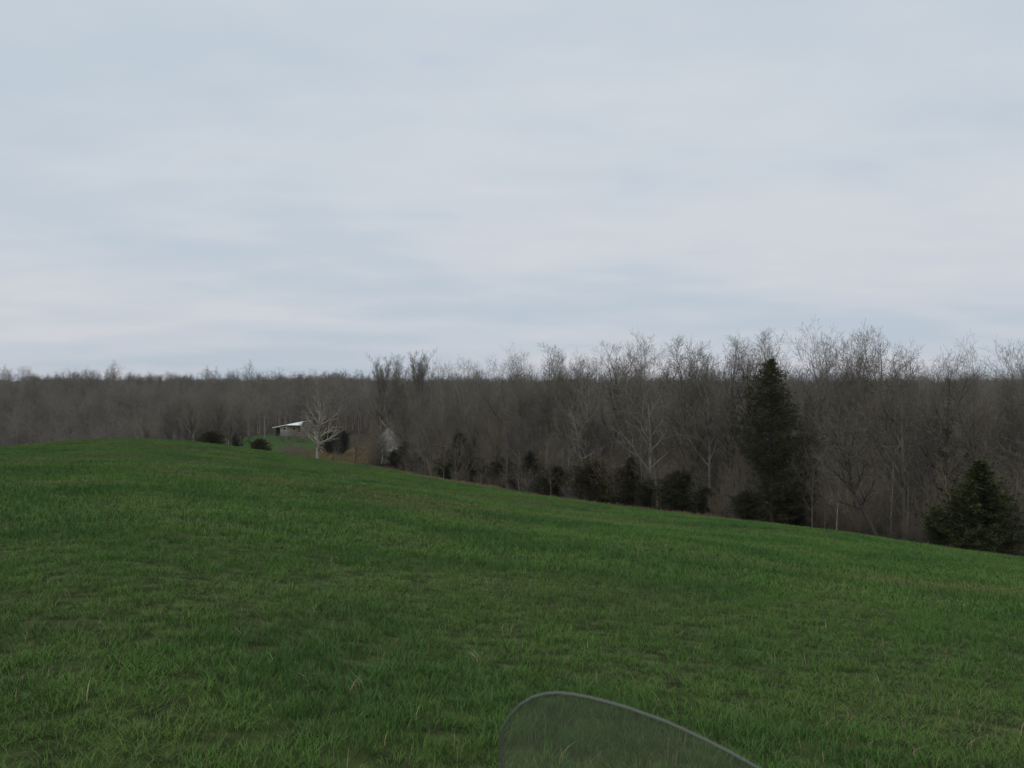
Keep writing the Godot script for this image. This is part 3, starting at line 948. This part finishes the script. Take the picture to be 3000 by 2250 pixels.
func build_motorcycle() -> void:
	var turn := deg_to_rad(-55.0)
	# its middle line runs 0.15 m to the left of the lens
	var side := Vector3(cos(deg_to_rad(55.0)), 0, sin(deg_to_rad(55.0)))
	var at := -side * 0.15
	var base := ground_y(at.x, at.z)
	var bike := thing("motorcycle", Vector3(at.x, base, at.z), turn, "motorcycle with a clear curved windshield at the pasture's top", "motorcycle")
	var lift := -base
	# half outline of the screen, from low at its side, over the shoulder, to the dip in the middle
	var half := [[-0.30, 0.86], [-0.345, 0.94], [-0.372, 1.05], [-0.381, 1.15], [-0.3785, 1.21], [-0.377, 1.242], [-0.371, 1.261], [-0.365, 1.274], [-0.356, 1.285], [-0.347, 1.294], [-0.337, 1.301], [-0.328, 1.305], [-0.320, 1.307], [-0.310, 1.3075], [-0.301, 1.307], [-0.292, 1.306], [-0.280, 1.304], [-0.272, 1.302], [-0.260, 1.299], [-0.248, 1.2945], [-0.237, 1.290], [-0.229, 1.2865], [-0.216, 1.280], [-0.17, 1.258], [-0.12, 1.240], [-0.06, 1.228], [0.0, 1.224]]
	var rim := PackedVector2Array()
	for p in half:
		rim.append(Vector2(p[0], p[1]))
	for i in range(half.size() - 2, -1, -1):
		rim.append(Vector2(-half[i][0], half[i][1]))
	# the sheet: both faces 3 mm apart, filled from a fine grid cut by the outline
	var tris := PackedVector2Array()
	var pts := rim.duplicate()
	for iy in 14:
		for ix in 25:
			var q := Vector2(-0.36 + ix * 0.03, 0.875 + iy * 0.031)
			if Geometry2D.is_point_in_polygon(q, rim):
				var near := 1.0
				for r in rim:
					near = minf(near, r.distance_to(q))
				if near > 0.012:
					pts.append(q)
	var idx := Geometry2D.triangulate_delaunay(pts)
	var g := Geo.new()
	for q in pts:
		var p := shield_point(q.x, q.y)
		var dx := shield_point(q.x + 0.01, q.y) - p
		var dy := shield_point(q.x, q.y + 0.01) - p
		g.v.append(p + Vector3(0, lift, 0))
		g.n.append(dx.cross(dy).normalized())
	for i in range(0, idx.size(), 3):
		var mid := (pts[idx[i]] + pts[idx[i + 1]] + pts[idx[i + 2]]) / 3.0
		if Geometry2D.is_point_in_polygon(mid, rim):
			var a := pts[idx[i]]
			var cw := (pts[idx[i + 1]] - a).cross(pts[idx[i + 2]] - a) < 0
			g.ix.append_array([idx[i], idx[i + 1], idx[i + 2]] if cw else [idx[i], idx[i + 2], idx[i + 1]])
	var shield := part("windshield", g.mesh(mats.acrylic), bike)
	tag(shield, "clear smoky curved plastic windshield", "")
	var edge := Geo.new()
	var ep := PackedVector3Array()
	var er := PackedFloat32Array()
	for q in rim:
		ep.append(shield_point(q.x, q.y) + Vector3(0, lift, 0))
		er.append(0.0009)
	edge.tube(ep, er, 6)
	part("rim", edge.mesh(mats.acrylic_edge), shield)
	# what carries it, below the frame
	for s in [-1.0, 1.0]:
		var br := Geo.new()
		br.tube(PackedVector3Array([Vector3(s * 0.22, 0.99 + lift, -0.30), Vector3(s * 0.21, 1.0 + lift, -0.44), Vector3(s * 0.2, 1.06 + lift, -0.545)]), PackedFloat32Array([0.008, 0.008, 0.008]), 8)
		part("bracket", br.mesh(mats.chrome), bike)
		var fork := Geo.new()
		fork.tube(PackedVector3Array([Vector3(s * 0.1, 0.94 + lift, -0.36), Vector3(s * 0.1, 0.6 + lift, -0.56), Vector3(s * 0.1, 0.31 + lift, -0.74)]), PackedFloat32Array([0.022, 0.024, 0.03]), 10)
		part("fork", fork.mesh(mats.chrome), bike)
		var grip := Geo.new()
		grip.tube(PackedVector3Array([Vector3(s * 0.32, 0.985 + lift, -0.2), Vector3(s * 0.45, 0.97 + lift, -0.1)]), PackedFloat32Array([0.018, 0.018]), 10)
		part("grip", grip.mesh(mats.rubber), bike)
	var bar := Geo.new()
	bar.tube(PackedVector3Array([Vector3(-0.33, 0.984 + lift, -0.195), Vector3(-0.2, 0.99 + lift, -0.3), Vector3(-0.1, 0.95 + lift, -0.36), Vector3(0.1, 0.95 + lift, -0.36), Vector3(0.2, 0.99 + lift, -0.3), Vector3(0.33, 0.984 + lift, -0.195)]), PackedFloat32Array([0.011, 0.011, 0.011, 0.011, 0.011, 0.011]), 8)
	part("handlebar", bar.mesh(mats.chrome), bike)
	var lamp := Geo.new()
	lamp.tube(PackedVector3Array([Vector3(0, 0.84 + lift, -0.40), Vector3(0, 0.84 + lift, -0.44), Vector3(0, 0.84 + lift, -0.5), Vector3(0, 0.84 + lift, -0.56), Vector3(0, 0.84 + lift, -0.575)]), PackedFloat32Array([0.02, 0.07, 0.095, 0.098, 0.01]), 18)
	part("headlight", lamp.mesh(mats.chrome), bike)
	for z in [-0.74, 0.76]:
		var tyre := TorusMesh.new()
		tyre.inner_radius = 0.22
		tyre.outer_radius = 0.32
		tyre.rings = 40
		tyre.ring_segments = 12
		tyre.material = mats.rubber
		var w := part("wheel", tyre, bike)
		w.rotation.z = PI / 2
		w.position = Vector3(0, 0.32 + lift, z)
		var hub := CylinderMesh.new()
		hub.top_radius = 0.215
		hub.bottom_radius = 0.215
		hub.height = 0.05
		hub.material = mats.chrome
		part("hub", hub, w)
	var tank := Geo.new()
	tank.tube(PackedVector3Array([Vector3(0, 0.80 + lift, -0.28), Vector3(0, 0.81 + lift, -0.22), Vector3(0, 0.80 + lift, -0.05), Vector3(0, 0.77 + lift, 0.12), Vector3(0, 0.75 + lift, 0.2)]), PackedFloat32Array([0.03, 0.11, 0.145, 0.11, 0.03]), 16)
	part("tank", tank.mesh(mats.paint), bike)
	var seat := Geo.new()
	seat.tube(PackedVector3Array([Vector3(0, 0.69 + lift, 0.14), Vector3(0, 0.69 + lift, 0.22), Vector3(0, 0.67 + lift, 0.42), Vector3(0, 0.70 + lift, 0.66), Vector3(0, 0.70 + lift, 0.8)]), PackedFloat32Array([0.02, 0.09, 0.14, 0.12, 0.02]), 14)
	part("seat", seat.mesh(mats.rubber), bike)
	part("engine", boxes([[Vector3(-0.14, 0.3 + lift, -0.3), Vector3(0.14, 0.66 + lift, 0.2)]], mats.engine), bike)
	var fr := Geo.new()
	fr.tube(PackedVector3Array([Vector3(0, 0.9 + lift, -0.36), Vector3(0, 0.3 + lift, -0.28), Vector3(0, 0.28 + lift, 0.3), Vector3(0, 0.34 + lift, 0.76)]), PackedFloat32Array([0.03, 0.025, 0.025, 0.025]), 8)
	part("frame", fr.mesh(mats.engine), bike)


func build_materials() -> void:
	var grain := mottle(256, 0.03, 4, 0.55, 1.0, 3)
	var turf_tex := mottle(512, 0.02, 5, 0.35, 1.0, 8)
	for d in [["bark", 0.22, 0.205, 0.172], ["bark_dark", 0.10, 0.088, 0.075], ["bark_light", 0.31, 0.29, 0.245], ["pale_bark", 0.30, 0.28, 0.23], ["white_bark", 0.43, 0.41, 0.34], ["cedar_bark", 0.10, 0.075, 0.058], ["siding", 0.40, 0.36, 0.27], ["block", 0.30, 0.30, 0.31], ["weathered", 0.46, 0.46, 0.44], ["weathered_pale", 0.53, 0.53, 0.51], ["weathered_dark", 0.2, 0.2, 0.19], ["old_roof", 0.10, 0.10, 0.10], ["dark_wood_and_shade", 0.05, 0.045, 0.04], ["pole_wood", 0.30, 0.28, 0.25]]:
		var m := plain(d[1] * 1.28, d[2] * 1.28, d[3] * 1.28, 0.92, 0.25)
		m.albedo_texture = grain
		m.uv1_triplanar = true
		m.uv1_scale = Vector3(0.9, 0.35, 0.9)
		mats[d[0]] = m
	mats.twig = plain(0.158, 0.144, 0.118)
	mats.twig_warm = plain(0.172, 0.145, 0.108)
	mats.twig_dark = plain(0.125, 0.115, 0.097)
	for k in ["bark", "twig"]:
		mats[k].vertex_color_use_as_albedo = true
	for d in [["cedar_leaf", 0.050, 0.056, 0.027], ["cedar_dark", 0.034, 0.038, 0.021], ["cedar_green", 0.043, 0.058, 0.020], ["cedar_olive", 0.058, 0.056, 0.026]]:
		var m := plain(d[1], d[2], d[3], 0.8, 0.3)
		m.vertex_color_use_as_albedo = true
		mats[d[0]] = m
	var g := plain(1, 1, 1, 0.75, 0.2)
	g.vertex_color_use_as_albedo = true
	g.backlight_enabled = true
	g.backlight = Color(0.35, 0.35, 0.35)
	mats.grass = g
	var s := plain(1, 1, 1, 0.85, 0.3)
	s.vertex_color_use_as_albedo = true
	mats.straw = s
	mats.straw_plain = plain(0.30, 0.25, 0.16)
	var t := plain(0.072, 0.100, 0.030, 0.95, 0.2)
	t.albedo_texture = turf_tex
	t.uv1_triplanar = true
	t.uv1_world_triplanar = true
	t.uv1_scale = Vector3.ONE * 0.35
	mats.turf = t
	var l := plain(1, 1, 1, 0.95, 0.2)
	l.vertex_color_use_as_albedo = true
	l.albedo_texture = turf_tex
	l.uv1_triplanar = true
	l.uv1_world_triplanar = true
	l.uv1_scale = Vector3.ONE * 0.12
	mats.litter = l
	mats.roof_metal = plain(0.66, 0.68, 0.70, 0.45, 0.5)
	mats.trim = plain(0.62, 0.62, 0.60, 0.6)
	mats.window_glass = plain(0.03, 0.035, 0.04, 0.12, 0.6)
	var ac := StandardMaterial3D.new()
	ac.transparency = BaseMaterial3D.TRANSPARENCY_ALPHA
	ac.albedo_color = Color(lin(0.19, 0.205, 0.155), 0.34)
	ac.roughness = 0.12
	ac.metallic_specular = 0.3
	mats.acrylic = ac
	mats.acrylic_edge = plain(0.13, 0.14, 0.125, 0.6, 0.2)
	mats.chrome = plain(0.6, 0.6, 0.6, 0.2, 0.5)
	mats.chrome.metallic = 1.0
	mats.rubber = plain(0.02, 0.02, 0.02, 0.7)
	mats.paint = plain(0.05, 0.012, 0.012, 0.25, 0.5)
	mats.engine = plain(0.06, 0.06, 0.06, 0.5)


func _ready() -> void:
	rng.seed = 1
	prepare_land()
	var cam := Camera3D.new()
	cam.name = "camera"
	cam.fov = 44.0
	cam.near = 0.05
	cam.far = 12000.0
	add_child(cam)
	cam.position = Vector3(0, EYE, 0)
	cam.current = true
	# a compact camera's small lens, focused far off: only the screen close by goes soft
	var lens := CameraAttributesPhysical.new()
	lens.frustum_focal_length = 12.0 / tan(deg_to_rad(22.0))
	lens.frustum_focus_distance = 45.0
	lens.frustum_near = 0.05
	lens.frustum_far = 12000.0
	lens.exposure_aperture = 16.0
	cam.attributes = lens
	build_sky()
	var sun := DirectionalLight3D.new()
	sun.name = "sun"
	sun.light_energy = 0.47
	sun.light_angular_distance = 60.0
	sun.light_color = Color(1.0, 0.97, 0.93)
	sun.rotation_degrees = Vector3(-58, -28, 0)
	sun.shadow_enabled = true
	add_child(sun)
	print("sky ", Time.get_ticks_msec())
	build_materials()
	build_land()
	print("land ", Time.get_ticks_msec())
	build_woods()
	print("woods ", Time.get_ticks_msec())
	build_cedars()
	build_buildings()
	build_motorcycle()
	build_grass()
	build_dry_grass()
	print("done ", Time.get_ticks_msec())
